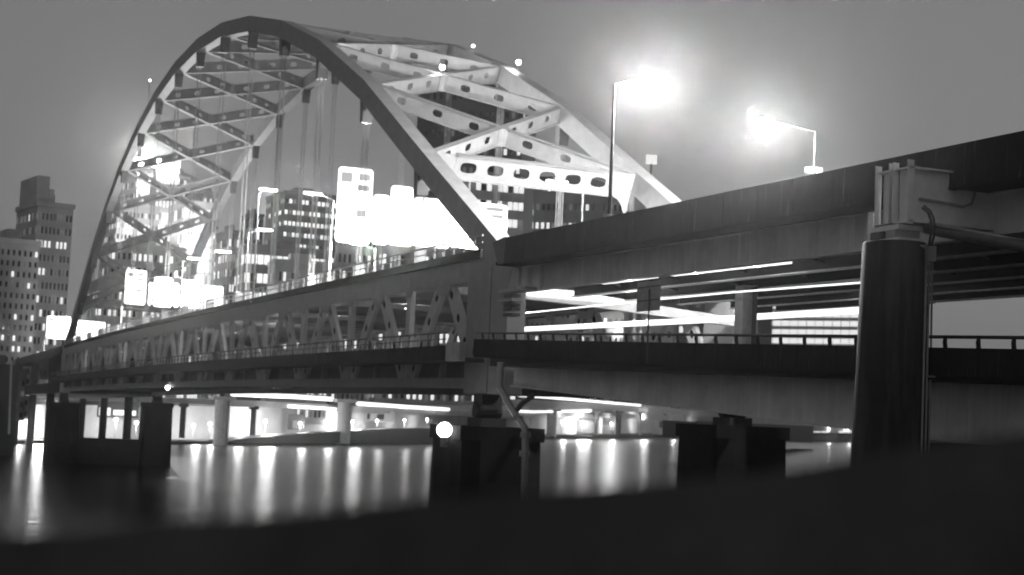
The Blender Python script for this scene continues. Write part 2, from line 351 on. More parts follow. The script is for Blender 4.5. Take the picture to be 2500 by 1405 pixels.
# ------------------------------------------------------------------ river piers of the main span
def river_pier(label, xc, ztop, zweb):
    T = thing('river_pier', label, 'bridge pier', (xc, -WD/2, -1), 'stone piers under the arch bridge ends')
    zt0_ = ztop
    for yc in (-.5, -WD-.1):
        ztop = zt0_ if yc > -5 else zt0_+.75
        poly = []
        for q in range(20):
            th = 2*math.pi*(q+.5)/20; c, s_ = math.cos(th), math.sin(th)
            rr = (abs(c)**8+abs(s_)**8)**-.125; poly.append((c*rr, s_*rr))
        mb = MB(); n = 20
        vs_ = [(xc+3.2*c, yc+3.25*s_, -1) for c, s_ in poly]+[(xc+2.95*c, yc+3.0*s_, ztop-.9) for c, s_ in poly]
        mb.add(vs_, [(i, (i+1) % n, n+(i+1) % n, n+i) for i in range(n)]+[tuple(range(n, 2*n))])
        lg = mb.build('leg', 'pier', T)
        box(xc-2.9, xc+2.9, yc-2.95, yc+2.95, ztop-.9, ztop).build('cap_stone', 'pier', lg)
        b = MB(); b.box(xc-1.2, xc+1.2, yc-.9, yc+.9, ztop, ztop+.55); b.tube([(xc, yc-.9, ztop+1.0), (xc, yc+.9, ztop+1.0)], .5, 12); b.box(xc-.8, xc+.8, yc-.7, yc+.7, ztop+1.1, ztop+2.1)
        b.build('bearing', 'isteel', T)
    box(xc-2.0, xc+2.0, -WD+2.2, -2.9, -1, zweb).build('web_wall', 'pier', T)
    return T
river_pier('dark stone pier with conduit pipe under the south end of the arch bridge', -.6, 12.6, 5.4)
river_pier('dark two-legged stone pier under the far end of the arch bridge', L+.5, 12.2, 5.2)

# drain pipe on the south pier
pp = [ony(1222, 885, 2.75), ony(1221, 948, 2.75), ony(1256, 1010, 2.9), ony(1281, 1045, 2.95), ony(1283, 1060, 2.95), ony(1277, 1330, 2.95)]
dp = MB().tube(pp, .2, 10).build('drain_pipe', 'galv', None, True); tag(dp, 'bent grey drain pipe running down the dark south pier', 'pipe')
for c_ in (ony(1264, 1022, 2.92), ony(1283, 1062, 2.95), ony(1280, 1108, 2.95)):
    MB().tube([c_-V((0, 0, .16)), c_+V((0, 0, .16))], .3, 12).build('pipe_collar', 'galv', dp)
MB().tube([ony(1256, 1010, 2.9), ony(1275, 985, 2.0), ony(1300, 968, .2)], .16, 8).build('pipe_branch', 'dsteel', dp)

# ------------------------------------------------------------------ approach viaducts (straight on from the span)
def zU(x): return 21.25+0.010*(x+7)       # underside of upper girders
def zUt(x): return 22.75+0.010*(x+7)
X0, X1 = -5.4, -78.0
UVD = thing('upper_viaduct', 'upper roadway viaduct with dark parapet and grey steel girder', 'viaduct', (X1, -WD/2, 20))
GY = [-.4, -4.3, -8.2, -12.1, -16.0, -19.6]
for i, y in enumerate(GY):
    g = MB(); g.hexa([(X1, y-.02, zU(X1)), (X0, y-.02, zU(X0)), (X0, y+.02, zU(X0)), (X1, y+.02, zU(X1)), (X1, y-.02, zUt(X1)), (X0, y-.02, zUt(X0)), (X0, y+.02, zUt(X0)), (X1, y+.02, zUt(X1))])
    go = g.build('girder', 'gsteel' if i == 0 else 'isteel', UVD)  # inner webs near black: under-deck shade put into their colour
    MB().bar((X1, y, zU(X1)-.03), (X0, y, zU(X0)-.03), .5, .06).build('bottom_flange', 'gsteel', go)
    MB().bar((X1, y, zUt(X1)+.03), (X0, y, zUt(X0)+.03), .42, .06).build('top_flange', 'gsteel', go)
    if i == 0:
        for x in (-5.6, -7.2, -9.2): box(x-.03, x+.03, y+.025, y+.24, zU(x)+.005, zUt(x)-.005).build('stiffener', 'gsteel', go)
    else:
        for q in range(9): 
            x = -12-q*7.2; MB().bar((x, y, zU(x)+.35), (x, GY[i-1], zU(x)+1.2), .12, .12).build('cross_frame', 'dsteel', go)
MB().hexa([(X1, -WD-2, zUt(X1)+.07), (X0, -WD-2, zUt(X0)+.07), (X0, 1.3, zUt(X0)+.07), (X1, 1.3, zUt(X1)+.07), (X1, -WD-2, zUt(X1)+.3), (X0, -WD-2, zUt(X0)+.3), (X0, 1.3, zUt(X0)+.3), (X1, 1.3, zUt(X1)+.3)]).build('deck_slab', 'dconc', UVD)
def parapets(T, x0, x1, n, ya, yb, fb, ft, name='parapet_panel'):
    for i in range(n):
        a = x0+(x1-x0)*i/n; b = x0+(x1-x0)*(i+1)/n; a -= .012; b += .012; sk = random.uniform(-.006, .006)
        MB().hexa([(b, ya+sk, fb(b)), (a, ya+sk, fb(a)), (a, yb+sk, fb(a)), (b, yb+sk, fb(b)), (b, ya+sk, ft(b)), (a, ya+sk, ft(a)), (a, yb+sk-.05, ft(a)), (b, yb+sk-.05, ft(b))]).build(name, 'dconc', T)
parapets(UVD, -7.3, X1, 24, 1.28, 1.55, lambda x: zUt(x)+.12, lambda x: zUt(x)+1.68)
parapets(UVD, -7.3, X1, 24, -WD-2.3, -WD-2.0, lambda x: zUt(x)+.12, lambda x: zUt(x)+1.42)
MB().bar((X1, 1.42, zUt(X1)+.07), (-7.3, 1.42, zUt(-7.3)+.07), .3, .1).build('parapet_ledge', 'dconc', UVD)
# end of the upper parapet: raking wing beside the arch foot
MB().prism([(-7.25, 1.5, 24.5), (-5.2, 1.5, 24.3), (-6.2, 1.5, 22.85), (-7.25, 1.5, 22.85)], (0, -.22, 0)).build('wing_plate', 'dsteel', UVD)
# finger brackets under the parapet end
for z_, xl in ((21.2, -9.6), (20.6, -7.6)):
    MB().box(xl, -5.3, .2, 1.0, z_-.13, z_+.08).build('ledge_bracket', 'galv', UVD)
for z_ in (20.9, 20.3, 20.05, 19.7): box(-6.9, -5.5, .1, .7, z_-.1, z_+.1).build('ledge_bracket', 'dsteel', UVD)
# transverse box beam projecting over the column
XB = -49.3
cb = box(XB-.78, XB-.72, -WD-1, 3.3, 21.05, 22.95).build('cross_beam', 'white', UVD)
box(XB+.72, XB+.78, -WD-1, 3.3, 21.05, 22.95).build('web', 'gsteel', cb)
box(XB-1.0, XB+1.0, -WD-1, 3.45, 20.98, 21.05).build('flange', 'gsteel', cb); box(XB-1.0, XB+1.0, -WD-1, 3.45, 22.95, 23.02).build('flange', 'gsteel', cb)
for x0, x1 in ((-.72, -.16), (.24, .72)): box(XB+x0, XB+x1, 3.2, 3.28, 21.06, 22.94).build('end_plate', 'white', cb)
for x0 in (-.98, -.1, .12, .95): box(XB+x0-.02, XB+x0+.02, 3.28, 3.55, 20.9, 23.25).build('end_stiffener', 'white', cb)
# far-side steel bent column between the decks
def zL(x): return 16.45+0.030*(x+24)       # top of lower deck slab
def bent(x, y):
    z0, z1 = zL(x), zU(x)-.06
    c = box(x-.42, x+.42, y-.30, y+.30, z0, z1).build('bent_column', 'conc', UVD)
    for s_ in (-1, 1):
        box(x+s_*.44, x+s_*.86, y-.35, y-.28, z0+.6, z1).build('flange_plate', 'dsteel', c)
        box(x+s_*.44, x+s_*.74, y-.1, y+.0, z0+.2, z0+1.7).build('kick_plate', 'galv', c)
for y in (-6.5, -17.5): bent(ony(1815, 760, -6.5).x, y)

LVD = thing('lower_viaduct', 'lower roadway viaduct with curved post railing and grey girder behind the round column', 'viaduct', (X1, -WD/2, 12))
def zLb(x):  # underside of lower girder
    return 14.45+0.050*(x+22) if x > -50 else 13.05-.05*((-50-x)/4)**1.6
def zLt(x): return 15.95+0.026*(x+24)
NX = 22
for y in (-.3, -5.0, -9.7, -14.4, -19.2):
    xs = [X0+(X1-X0)*i/NX for i in range(NX+1)]; mb = MB(); fl_ = MB()
    for a, b in zip(xs, xs[1:]):
        mb.hexa([(b, y-.02, zLb(b)), (a, y-.02, zLb(a)), (a, y+.02, zLb(a)), (b, y+.02, zLb(b)), (b, y-.02, zLt(b)), (a, y-.02, zLt(a)), (a, y+.02, zLt(a)), (b, y+.02, zLt(b))])
        fl_.bar((b, y, zLb(b)-.03), (a, y, zLb(a)-.03), .5, .06)
    go = mb.build('girder', 'gsteel', LVD); fl_.build('bottom_flange', 'gsteel', go)
MB().hexa([(X1, -WD-2.5, zLt(X1)), (X0, -WD-2.5, zLt(X0)), (X0, 1.4, zLt(X0)), (X1, 1.4, zLt(X1)), (X1, -WD-2.5, zL(X1)), (X0, -WD-2.5, zL(X0)), (X0, 1.4, zL(X0)), (X1, 1.4, zL(X1))]).build('deck_slab', 'asphalt', LVD)
def zPb(x): return 16.42+0.036*(x+24)
def zPt(x): return 17.45+0.036*(x+24)
parapets(LVD, -3.2, X1, 26, 1.42, 1.75, zPb, zPt, 'fascia_panel')
parapets(LVD, -3.2, X1, 26, -WD-2.8, -WD-2.5, zPb, zPt, 'fascia_panel')
MB().bar((X1, 1.5, zPb(X1)-.08), (-3.2, 1.5, zPb(-3.2)-.08), .36, .16).build('fascia_ledge', 'dconc', LVD)
rr = MB().tube([(-3.2, 1.52, zPt(-3.2)+.40), (X1, 1.52, zPt(X1)+.40)], .065, 8).build('railing', 'rail', LVD)
pm = MB(); pm.prism([(-.09, -.06, 0), (.09, -.06, 0), (-.01, .05, .22), (-.1, .06, .4), (-.2, .06, .4), (-.13, 0, .2)], (0, .07, 0)); pme = pm.mesh('post', 'rail')
for i in range(40):
    x = -4.2-i*1.83
    if x > X1+1: inst('post', pme, rr, (x, 1.48, zPt(x)))
r2 = MB().tube([(-3.2, -WD-2.6, zPt(-3.2)+.5), (X1, -WD-2.6, zPt(X1)+.5)], .08, 8).build('railing', 'galv', LVD)
for i in range(20): inst('post', post2, r2, (-5-i*3.6, -WD-2.6, zPt(-5-i*3.6)-.35))

# concrete column carrying the upper viaduct
CY = 3.15; CX = ony(2184, 583, CY).x
COL = thing('viaduct_column', 'tall round tapered dark concrete column in front of both viaduct decks', 'column', (CX, CY, 0))
prof = [(2.0, 1.85), (6, 1.70), (12, 1.42), (16, 1.28), (20.25, 1.16), (20.32, 1.12)]
mb = MB(); n = 40
for z, r_ in prof:
    for q in range(n): mb.v.append(V((CX+r_*math.cos(2*math.pi*q/n), CY+r_*math.sin(2*math.pi*q/n), z)))
for i in range(len(prof)-1):
    for q in range(n): mb.f.append((i*n+q, i*n+(q+1) % n, (i+1)*n+(q+1) % n, (i+1)*n+q))
mb.f.append(tuple((len(prof)-1)*n+q for q in range(n)))
sh = mb.build('shaft', 'colm', COL, True)
def onc(px, py, extra=.03):   # a point on the shaft's camera side
    v = ray(px, py); best = None
    for i in range(4000):
        t = 45+i*.006; p_ = CAM+v*t; z = p_.z; r_ = 1.16+(20.25-z)*.031
        if (p_.x-CX)**2+(p_.y-CY)**2 < (r_+extra)**2: return p_
    return CAM+v*58.6
for j, (xa, xb) in enumerate(((2263, 2250), (2270, 2259), (2277, 2268))):
    MB().tube([onc(xa-14, 600, .06)]+[onc(xa+(xb-xa)*t, 600+t*500, .06) for t in (.02, .25, .5, .75, 1)]+[onc(xb-4, 1250, .06)], .045, 8).build('conduit', 'galv', COL, True)
jb = onc(2268, 620, .1); box(jb.x-.22, jb.x+.22, jb.y-.16, jb.y+.2, jb.z-.28, jb.z+.28).build('junction_box', 'galv', COL)
for py in (663, 740, 920):
    c_ = onc(2266, py, .08); box(c_.x-.28, c_.x+.28, c_.y-.1, c_.y+.08, c_.z-.03, c_.z+.03).build('pipe_clamp', 'galv', COL)
# bearing on top of the column
for (x0, x1, z0, z1, m_) in ((-1.0, .95, 20.32, 20.42, 'white'), (-.75, -.2, 20.42, 20.72, 'conc'), (.1, .75, 20.42, 20.72, 'dsteel'), (-.95, .95, 20.72, 20.9, 'white'), (-.5, .5, 20.9, 20.97, 'dsteel')):
    box(CX+x0, CX+x1, CY-.55, CY+.55, z0, z1).build('bearing_block', m_, COL)
box(CX+1.0, CX+1.35, CY-.05, CY+.25, 20.3, 21.55).build('bracket_post', 'white', COL)
# cables looping from the beam to the conduits
for j in (0, 1):
    p0, p1, p2, p3 = [ony(x, y, 3.5) for x, y in ((2252+j*4, 508-j*5), (2266+j*5, 520-j*5), (2273+j*7, 540-j*4), (2272+j*8, 575))]
    MB().tube([p0, p1, p2, p3, ony(2268+j*6, 600, 3.4)], .045, 8).build('cable', 'rail', COL, True)
cc = [onx(*a, XB-.85) for a in ((2245, 485), (2290, 493), (2330, 500), (2352, 505), (2372, 498), (2379, 480), (2379, 440))]
MB().tube(cc, .05, 8).build('conduit', 'galv', cb, True)
# water main hung under the beam towards the right
hp = MB().tube([ony(2258, 556, 2.6), ony(2300, 566, 2.2), ony(2500, 602, 1.0), ony(2700, 640, .2)], .22, 12).build('suspended_pipe', 'dsteel', UVD, True)
hp2 = MB().tube([ony(2262, 545, 2.6), ony(2500, 590, 1.0), ony(2700, 628, .2)], .07, 8).build('suspended_pipe', 'galv', UVD, True)
# land pier under the next lower span
LP = thing('land_pier', 'dark concrete land pier under the lower viaduct beside the round column', 'bridge pier', (-56, -8, 2))
q_ = ony(2330, 1000, 0.2)
box(q_.x-1.6, q_.x+1.4, -16, .25, 2, zLb(q_.x)-.08).build('pier_wall', 'dconc', LP)
ab = box(-79, -66, -20, .9, 8, 15.2).build('abutment', 'conc'); tag(ab, 'pale concrete abutment wall beneath the lower viaduct', 'wall')

# ------------------------------------------------------------------ foreground parapet wall, out of focus beside the camera
prof = [(-120, 1312), (0, 1305), (200, 1300), (420, 1272), (650, 1262), (1060, 1215), (1400, 1195), (1680, 1172), (1900, 1150), (2090, 1118), (2300, 1080), (2500, 1056), (2700, 1048)]
mb = MB(); rows = []
for x, y in prof:
    p = atd(x, y, 1.55+.25*(x/2500)); d = V((fw.x, fw.y, 0)).normalized()
    rows.append((p, p+d*.35+V((0, 0, -.03))))
sd = V((fw.y, -fw.x, 0)).normalized()
rows = [(rows[0][0]-sd*5, rows[0][1]-sd*5)]+rows+[(rows[-1][0]+sd*5, rows[-1][1]+sd*5)]
for (a, b), (c, e) in zip(rows, rows[1:]):
    lo = lambda p: V((p.x, p.y, 11.4))
    mb.hexa([lo(a), lo(c), lo(e), lo(b), a, c, e, b])
fwall = mb.build('parapet_wall', 'wall'); tag(fwall, 'dark blurred concrete parapet wall along the near riverbank', 'wall')

# ------------------------------------------------------------------ lamps
def lamp_post(base, head, label, power, group='street lamps on the bridge decks', hl=1.3, rad=.35, globe=0):
    """tapered pole at base, arm to a long luminaire whose middle is head"""
    base, head = V(base), V(head); T = thing('street_lamp', label, 'street lamp', base, group)
    top = V((base.x, base.y, head.z-.55)); d = V((head.x-base.x, head.y-base.y, 0)).normalized()
    pm_ = 'isteel' if globe else 'galv'
    MB().tube([base, base+V((0, 0, .5)), top], [.15, .12, .07], 10).build('pole', pm_, T)
    box(base.x-.25, base.x+.25, base.y-.25, base.y+.25, base.z, base.z+.12).build('base_plate', 'galv', T)
    MB().tube([top, top+(head-top)*.5+V((0, 0, .12)), head-d*hl/2+V((0, 0, .1))], .045, 8).build('arm', pm_, T)
    s_ = d.cross(V((0, 0, 1)))
    h = MB(); a, b = head-d*hl/2, head+d*hl/2; h.bar(a+V((0, 0, .14)), b+V((0, 0, .14)), .42, .14)
    ho = h.build('luminaire', 'galv', T)
    MB().bar(a+d*.05, b-d*.05, .36, .13).build('diffuser', 'lamp', ho)
    if globe:  # oversized glowing ball added to stand for the lamp's glare
        mb = MB(); c_ = head+V((0, 0, -globe*.5))
        for i in range(13):
            th = -math.pi/2+math.pi*i/12
            for q in range(20): mb.v.append(c_+V((math.cos(th)*math.cos(math.pi*q/10), math.cos(th)*math.sin(math.pi*q/10), math.sin(th)))*globe)
        for i in range(12):
            for q in range(20): mb.f.append((i*20+q, i*20+(q+1) % 20, (i+1)*20+(q+1) % 20, (i+1)*20+q))
        mb.build('globe', 'bigglobe', ho, True)
    elif power: light('lamp_light', head+V((0, 0, -.25)), power, rad)
    return T
lamp_post((-21.7, 1.42, zUt(-21.7)+1.66), ony(1585, 195, -.75), 'tall street lamp on the near parapet, arm reaching over the upper viaduct', 36000, hl=.9, globe=.62)
lamp_post((-7.1, -WD-2.1, zUt(-7)+1.40), ony(1865, 300, -18.2), 'street lamp on the far parapet of the upper viaduct, arm reaching back', 36000, hl=.9, globe=.62)
def deckz(x): return zup(x/P)+1.62
def span_lamp(px, py, zh, dy, label, power):
    h = onz(px, py, zh); x = h.x; lamp_post((x, h.y+dy, deckz(x)), h, label, power, hl=2.0)
span_lamp(1360, 445, 34, -2.6, 'street lamp on the far edge of the arch deck behind the curved portal', 2500)
span_lamp(655, 464, 36.4, 1.0, 'high lamp with long white luminaire left of a dark office tower', 9000)
span_lamp(764, 473, 36.4, -2.4, 'high lamp with long white luminaire beside the tall lit road signs', 9000)
span_lamp(645, 562, 33.5, 1.8, 'lamp with long white luminaire hanging just below the highest pair of deck lamps', 7000)
span_lamp(875, 596, 33.5, -2.2, 'lamp glowing directly under the tall lit road signs', 9000)
span_lamp(545, 615, 33.5, 2.2, 'lamp with long luminaire over the middle of the arch deck', 6000)
span_lamp(475, 632, 33.5, 1.6, 'round-glowing lamp past mid-span beside the stepped lit signs', 6000)
# lamps between the arches that light the bracing from the deck
span_lamp(1010, 560, 30.5, -2.2, 'deck lamp hidden behind the near arch under the road signs', 9000)

# lamps under the upper floor of the main span
for j, x in enumerate((9, 31, 54, 76, 99, 122, 145, 168, 191, 214)):
    y = -5.5; z = zup(x/P)-.25; T = thing('deck_strip_light', 'strip light over the lower roadway, %s truss panel from the south pier' % ['first', 'third', 'fourth', 'fifth', 'seventh', 'ninth', 'tenth', 'twelfth', 'thirteenth', 'last'][j], 'light', (x, y, z), 'strip lights over the lower roadway of the arch span')
    box(x-.7, x+.7, y-.2, y+.2, z+.1, z+.32).build('housing', 'galv', T); box(x-.65, x+.65, y-.15, y+.15, z, z+.098).build('tube', 'tube', T)
    if j % 2 == 0 or j < 4: light('truss_light', (x, y, z-.4), 330 if x < 60 else 900, .12)
# small lights fixed on the steel
def bulb(px, py, y, label, r=.22, power=0, loc=None, stem=0):
    p = loc or ony(px, py, y); T = thing('marker_light', label, 'light', p, 'small marker lights on the arch steel')
    MB().tube([p+V((0, 0, -r*2.2)), p+V((0, 0, -r*.9))], r*.5, 8).build('socket', 'dsteel', T)
    if stem: MB().tube([p+V((0, 0, -stem)), p+V((0, 0, -r*2))], .06, 6).build('stem', 'galv', T)
    mb = MB(); n = 12
    for i in range(7):
        th = -math.pi/2+math.pi*i/6
        for q in range(n): mb.v.append(p+V((math.cos(th)*math.cos(2*math.pi*q/n), math.cos(th)*math.sin(2*math.pi*q/n), math.sin(th)))*r)
    for i in range(6):
        for q in range(n): mb.f.append((i*n+q, i*n+(q+1) % n, (i+1)*n+(q+1) % n, (i+1)*n+q))
    mb.build('globe', 'lamp', T, True)
    if power: light('marker_glow', p+V((0, .4, .1)), power, r)
bulb(1155, 113, -WD-.5, 'small bright marker light on the far arch just past its crown', .17, stem=1.6)
bulb(1266, 153, -WD-.6, 'larger bright marker light on the far arch over the upper cross brace', .26, 250, stem=1.4)
bulb(1080, 165, -WD/2, 'small marker light at the hub of the brightest cross brace', .25, 400)
bulb(366, 197, -.6, 'small marker light on a thin mast above the near arch shoulder', .14, stem=3.2)
bulb(409, 947, .3, 'small white navigation light under the bottom chord near the far end', .3)
bulb(1085, 1050, 3.0, 'bright round lamp on the south pier with a glowing halo', .5, 0)
bulb(121, 990, -8, 'small white light beside the far stone pier', .35, loc=onx(121, 990, 232))

# overhead road signs across the upper deck
def gantry(x, label, panels, glow):
    T = thing('sign_gantry', label, 'road sign', (x, -WD/2, deckz(min(max(x, 0), L))), 'lit overhead signs across the upper deck')
    ys, zs = [], []
    for (xa, ya, xb, yb) in panels:
        a, b = onx(xa, yb, x), onx(xb, ya, x); ys += [a.y, b.y]; zs += [a.z, b.z]
    zb = min(zs); z0 = deckz(min(max(x, 0), L))
    for y in (max(ys)+.3, min(ys)-.3): MB().tube([(x+.5, y, z0), (x+.5, y, zb+1.6)], .18, 10).build('gantry_post', 'galv', T)
    for dz in (.7, 1.5): MB().tube([(x+.5, max(ys)+.3, zb+dz), (x+.5, min(ys)-.3, zb+dz)], .12, 8).build('gantry_beam', 'galv', T)
    for j, (xa, ya, xb, yb) in enumerate(panels):
        a, b = onx(xa, yb, x), onx(xb, ya, x); y0, y1 = min(a.y, b.y), max(a.y, b.y); za_, zb_ = min(a.z, b.z), max(a.z, b.z)
        r = .35; poly = []
        for cx_, cz_, t0 in ((y1-r, zb_-r, 0), (y0+r, zb_-r, 90), (y0+r, za_+r, 180), (y1-r, za_+r, 270)):
            for q in range(5):
                th = R(t0+q*22.5); poly.append((x, cx_+r*math.cos(th), cz_+r*math.sin(th)))
        pn = MB().prism(poly, (.12, 0, 0)).build('sign_panel', 'sign', T)
        if j in (0, 4):
            w = y1-y0; h = zb_-za_
            for (u0, u1, v0, v1) in ((.08, .45, .70, .78), (.08, .4, .84, .93), (.6, .92, .8, .93), (.15, .45, .35, .45)):
                box(x-.012, x-.002, y0+w*u0, y0+w*u1, za_+h*v0, za_+h*v1).build('legend', 'signin', pn)
    for (px, py, pw) in glow: light('sign_light', onx(px, py, x-2.5), pw, .6)
gantry(43, 'tall group of glaring white road signs over the deck behind the near arch leg',
       [(818, 415, 912, 590), (908, 478, 952, 596), (949, 458, 1010, 598), (1007, 490, 1102, 600), (1098, 502, 1240, 604)], [(900, 560, 15000), (1180, 570, 12000)])
gantry(158, 'stepped group of glaring white road signs past mid-span of the arch bridge',
       [(303, 662, 358, 742), (360, 690, 372, 746), (374, 680, 422, 748), (424, 694, 438, 750), (440, 686, 490, 752), (492, 700, 546, 750)], [(420, 700, 45000)])
gantry(300, 'small pair of glaring white road signs beyond the far end of the bridge',
       [(112, 775, 172, 826), (186, 787, 258, 838)], [(180, 790, 30000)])
# road sign seen from behind on the lower deck edge
SB = thing('roadside_sign', 'grey back of a square road sign on a thin post over the lower railing', 'road sign', ony(1585, 880, 1.95))
a, b = ony(1557, 690, 1.9), ony(1611, 757, 1.9)
box(a.x, (a.x+b.x)/2+.02, 1.88, 1.92, b.z, a.z).build('sign_panel', 'panel', SB); box((a.x+b.x)/2-.02, b.x, 1.88, 1.92, b.z, a.z-.03).build('sign_panel', 'panel', SB)
c_ = ony(1586, 700, 1.97); MB().tube([(c_.x, 1.97, zPb(c_.x)-.05), (c_.x, 1.97, c_.z-.15)], .045, 8).build('post', 'rail', SB)
for zz in (.35, .8): 
    box(a.x-.02, b.x+.02, 1.921, 1.95, b.z+(a.z-b.z)*zz-.03, b.z+(a.z-b.z)*zz+.03).build('batten', 'rail', SB)

# glowing tubes standing in for vehicle light trails, and ramp seen between the two decks
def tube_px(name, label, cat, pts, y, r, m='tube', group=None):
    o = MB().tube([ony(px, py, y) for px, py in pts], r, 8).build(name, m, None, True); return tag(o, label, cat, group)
tube_px('glowing_tube', 'vehicle light trail built as a thick glowing tube along the lower roadway behind the railing', 'light', [(1248, 806), (1700, 783), (2130, 756)], -7.4, .17)
tube_px('glowing_tube', 'thin glowing tube added for a bright line under the upper girders above the lower roadway', 'light', [(1250, 768), (1600, 732), (1790, 714), (2110, 690)], -5.2, .045)  # no fitting here: glows to imitate a bright flange line
for j, (pa, pb, y, r_) in enumerate((((1560, 690), (1935, 648), -6.3, .16), ((1310, 702), (1555, 690), -6.3, .09), ((1985, 697), (2105, 684), -12, .22))):
    pass
# fluorescent battens under the upper deck between the girders
for j, (xa, ya, xb, yb, y) in enumerate(((1470, 692, 1600, 676, -2.4), (1640, 672, 1760, 659, -2.4), (1765, 658, 1925, 641, -2.4), (2010, 690, 2105, 680, -14))):
    A_, B_ = ony(xa, ya, y), ony(xb, yb, y); T = thing('strip_light', 'fluorescent strip light under the upper deck, ' + ['behind the square road sign', 'left of the pale bent column', 'above the pale bent column', 'close beside the round column'][j], 'light', A_, 'strip lights under the upper deck')
    MB().bar(A_+V((0, 0, .1)), B_+V((0, 0, .1)), .5, .1).build('housing', 'galv', T); MB().bar(A_, B_, .4, .1).build('tube', 'tube', T)
light('under_deck_light', ony(1535, 690, -2.4), 80, .1); light('under_deck_light', ony(1700, 672, -2.4), 80, .1); light('under_deck_light', ony(1845, 656, -2.4), 80, .1); light('under_deck_light', ony(2057, 692, -14), 90, .1)
# pale end cross girder of the arch span, seen lit below the upper deck
EG = MB(); 
for (ya, za0, za1), (yb, zb0, zb1) in zip([(-1.3, 21.15, 21.92), (-6, 21.0, 21.9), (-11, 20.7, 21.42), (-18.4, 20.3, 20.9)], [(-6, 21.0, 21.9), (-11, 20.7, 21.42), (-18.4, 20.3, 20.9)]):
    EG.hexa([(-2.2, yb, zb0), (-1.6, yb, zb0), (-1.6, ya, za0), (-2.2, ya, za0), (-2.2, yb, zb1), (-1.6, yb, zb1), (-1.6, ya, za1), (-2.2, ya, za1)])
EG.build('end_cross_girder', 'conc', BR)
light('under_deck_light', (-9, -6.5, 20.2), 420, .4)

# ------------------------------------------------------------------ wharf, riverside roads, barges
def bank_pt(px, inset=0, z=0.3):   # point where the view column px meets the far bank line
    best = None
    v = ray(px, 1080); d2 = V((v.x, v.y)); c2 = V((CAM.x, CAM.y))
    for (ax, ay), (bx, by) in zip(BANK, BANK[1:]):
        a = V((ax+inset*.6, ay+inset*.8)); b = V((bx+inset*.6, by+inset*.8)); e = b-a
        den = d2.x*(-e.y)+d2.y*e.x
        if abs(den) < 1e-9: continue
        w = a-c2; t = (w.x*(-e.y)+w.y*e.x)/den; s_ = (d2.x*w.y-d2.y*w.x)/den
        if t > 0 and -1e-6 <= s_ <= 1+1e-6: best = c2+d2*t if best is None or t < (best-c2).length else best
    return V((best.x, best.y, z))
def zat(p, py, px):  # height seen at pixel row py above ground point p
    v = ray(px, py); t = ((p.x-CAM.x)*v.x+(p.y-CAM.y)*v.y)/(v.x**2+v.y**2); return CAM.z+v.z*t
def wall_px(name, label, cat, xs, ins, top, bot, m, th=1.0, group=None):
    mb = MB(); A = []
    for i, x in enumerate(xs):
        p = bank_pt(x, ins); A.append((V((p.x, p.y, zat(p, bot[i], x))), V((p.x, p.y, zat(p, top[i], x)))))
    o = V((.6, .8, 0))*th
    for (a, b), (c, d) in zip(A, A[1:]): mb.hexa([a, c, c+o, a+o, b, d, d+o, b+o])
    t = mb.build(name, m); return tag(t, label, cat, group)
wall_px('quay_wall', 'dark low quay edge along the waterline of the far bank', 'wall', (-60, 90, 420, 840, 1330, 1700, 2100), -.3, (1077, 1077, 1081, 1077, 1065, 1062, 1057), (1084, 1083, 1086, 1084, 1072, 1068, 1062), 'pier', 1.5)
wall_px('wharf_wall', 'long pale floodlit wall at the back of the wharf', 'wall', (-60, 60, 250, 420, 560, 840, 1100, 1290), 12, (985, 988, 990, 990, 992, 992, 990, 990), (1074, 1074, 1074, 1076, 1076, 1074, 1066, 1062), 'fpale', 1.0)
wall_px('wharf_wall', 'pale floodlit wall under the riverside road beyond the south pier', 'wall', (1291, 1400, 1560, 1700, 2110), 12, (985, 990, 1000, 1008, 1030), (1062, 1060, 1058, 1057, 1052), 'fpale', 1.0)
# elevated riverside road with light trails along its edge
def road_deck(label, xs, ins, top, bot, m):
    return wall_px('riverside_road', label, 'road deck', xs, ins, top, bot, m, 9.0)
road_deck('elevated riverside road deck on pillars along the far bank', (-60, 250, 420, 560, 840, 1100, 1290), 3, (960, 968, 972, 976, 990, 1004, 1008), (972, 980, 984, 992, 1006, 1016, 1020), 'conc')
road_deck('grey concrete riverside road deck seen beneath the lower girder', (1240, 1380, 1560, 1700, 1900), 3, (975, 981, 990, 1003, 1020), (990, 998, 1006, 1016, 1030), 'conc')
road_deck('lower concrete road deck on columns close above the wharf', (1250, 1340, 1520, 1700), 7, (1004, 1006, 1010, 1018), (1016, 1016, 1022, 1030), 'conc')
def strip_px(label, pts, ins, r, m='tube', group='vehicle light trails built as strips along the far riverside road'):  # glowing strips stand for vehicle light trails, not fittings
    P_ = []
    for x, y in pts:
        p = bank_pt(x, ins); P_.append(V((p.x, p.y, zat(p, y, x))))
    return tag(MB().tube(P_, r, 6).build('trail_strip', m), label, 'light', group)
strip_px('vehicle light trail built as a long strip on the riverside road left of the thick pale pillar', [(560, 962), (700, 968), (805, 975)], 2.0, .75)
strip_px('vehicle light trail built as a long strip on the riverside road ending at the south pier', [(868, 985), (980, 993), (1092, 1000)], 2.0, .75)
strip_px('light trail strip directly under the lower viaduct girder', [(1262, 966), (1310, 969), (1400, 976), (1560, 990)], 1.6, .75)
strip_px('faint second light trail strip below the road strip near the pale pillar', [(700, 992), (815, 999)], 1.8, .55)
strip_px('light trail strip along the lower road deck by the south pier', [(1262, 1004), (1300, 1006), (1440, 1003)], 2.2, .7)
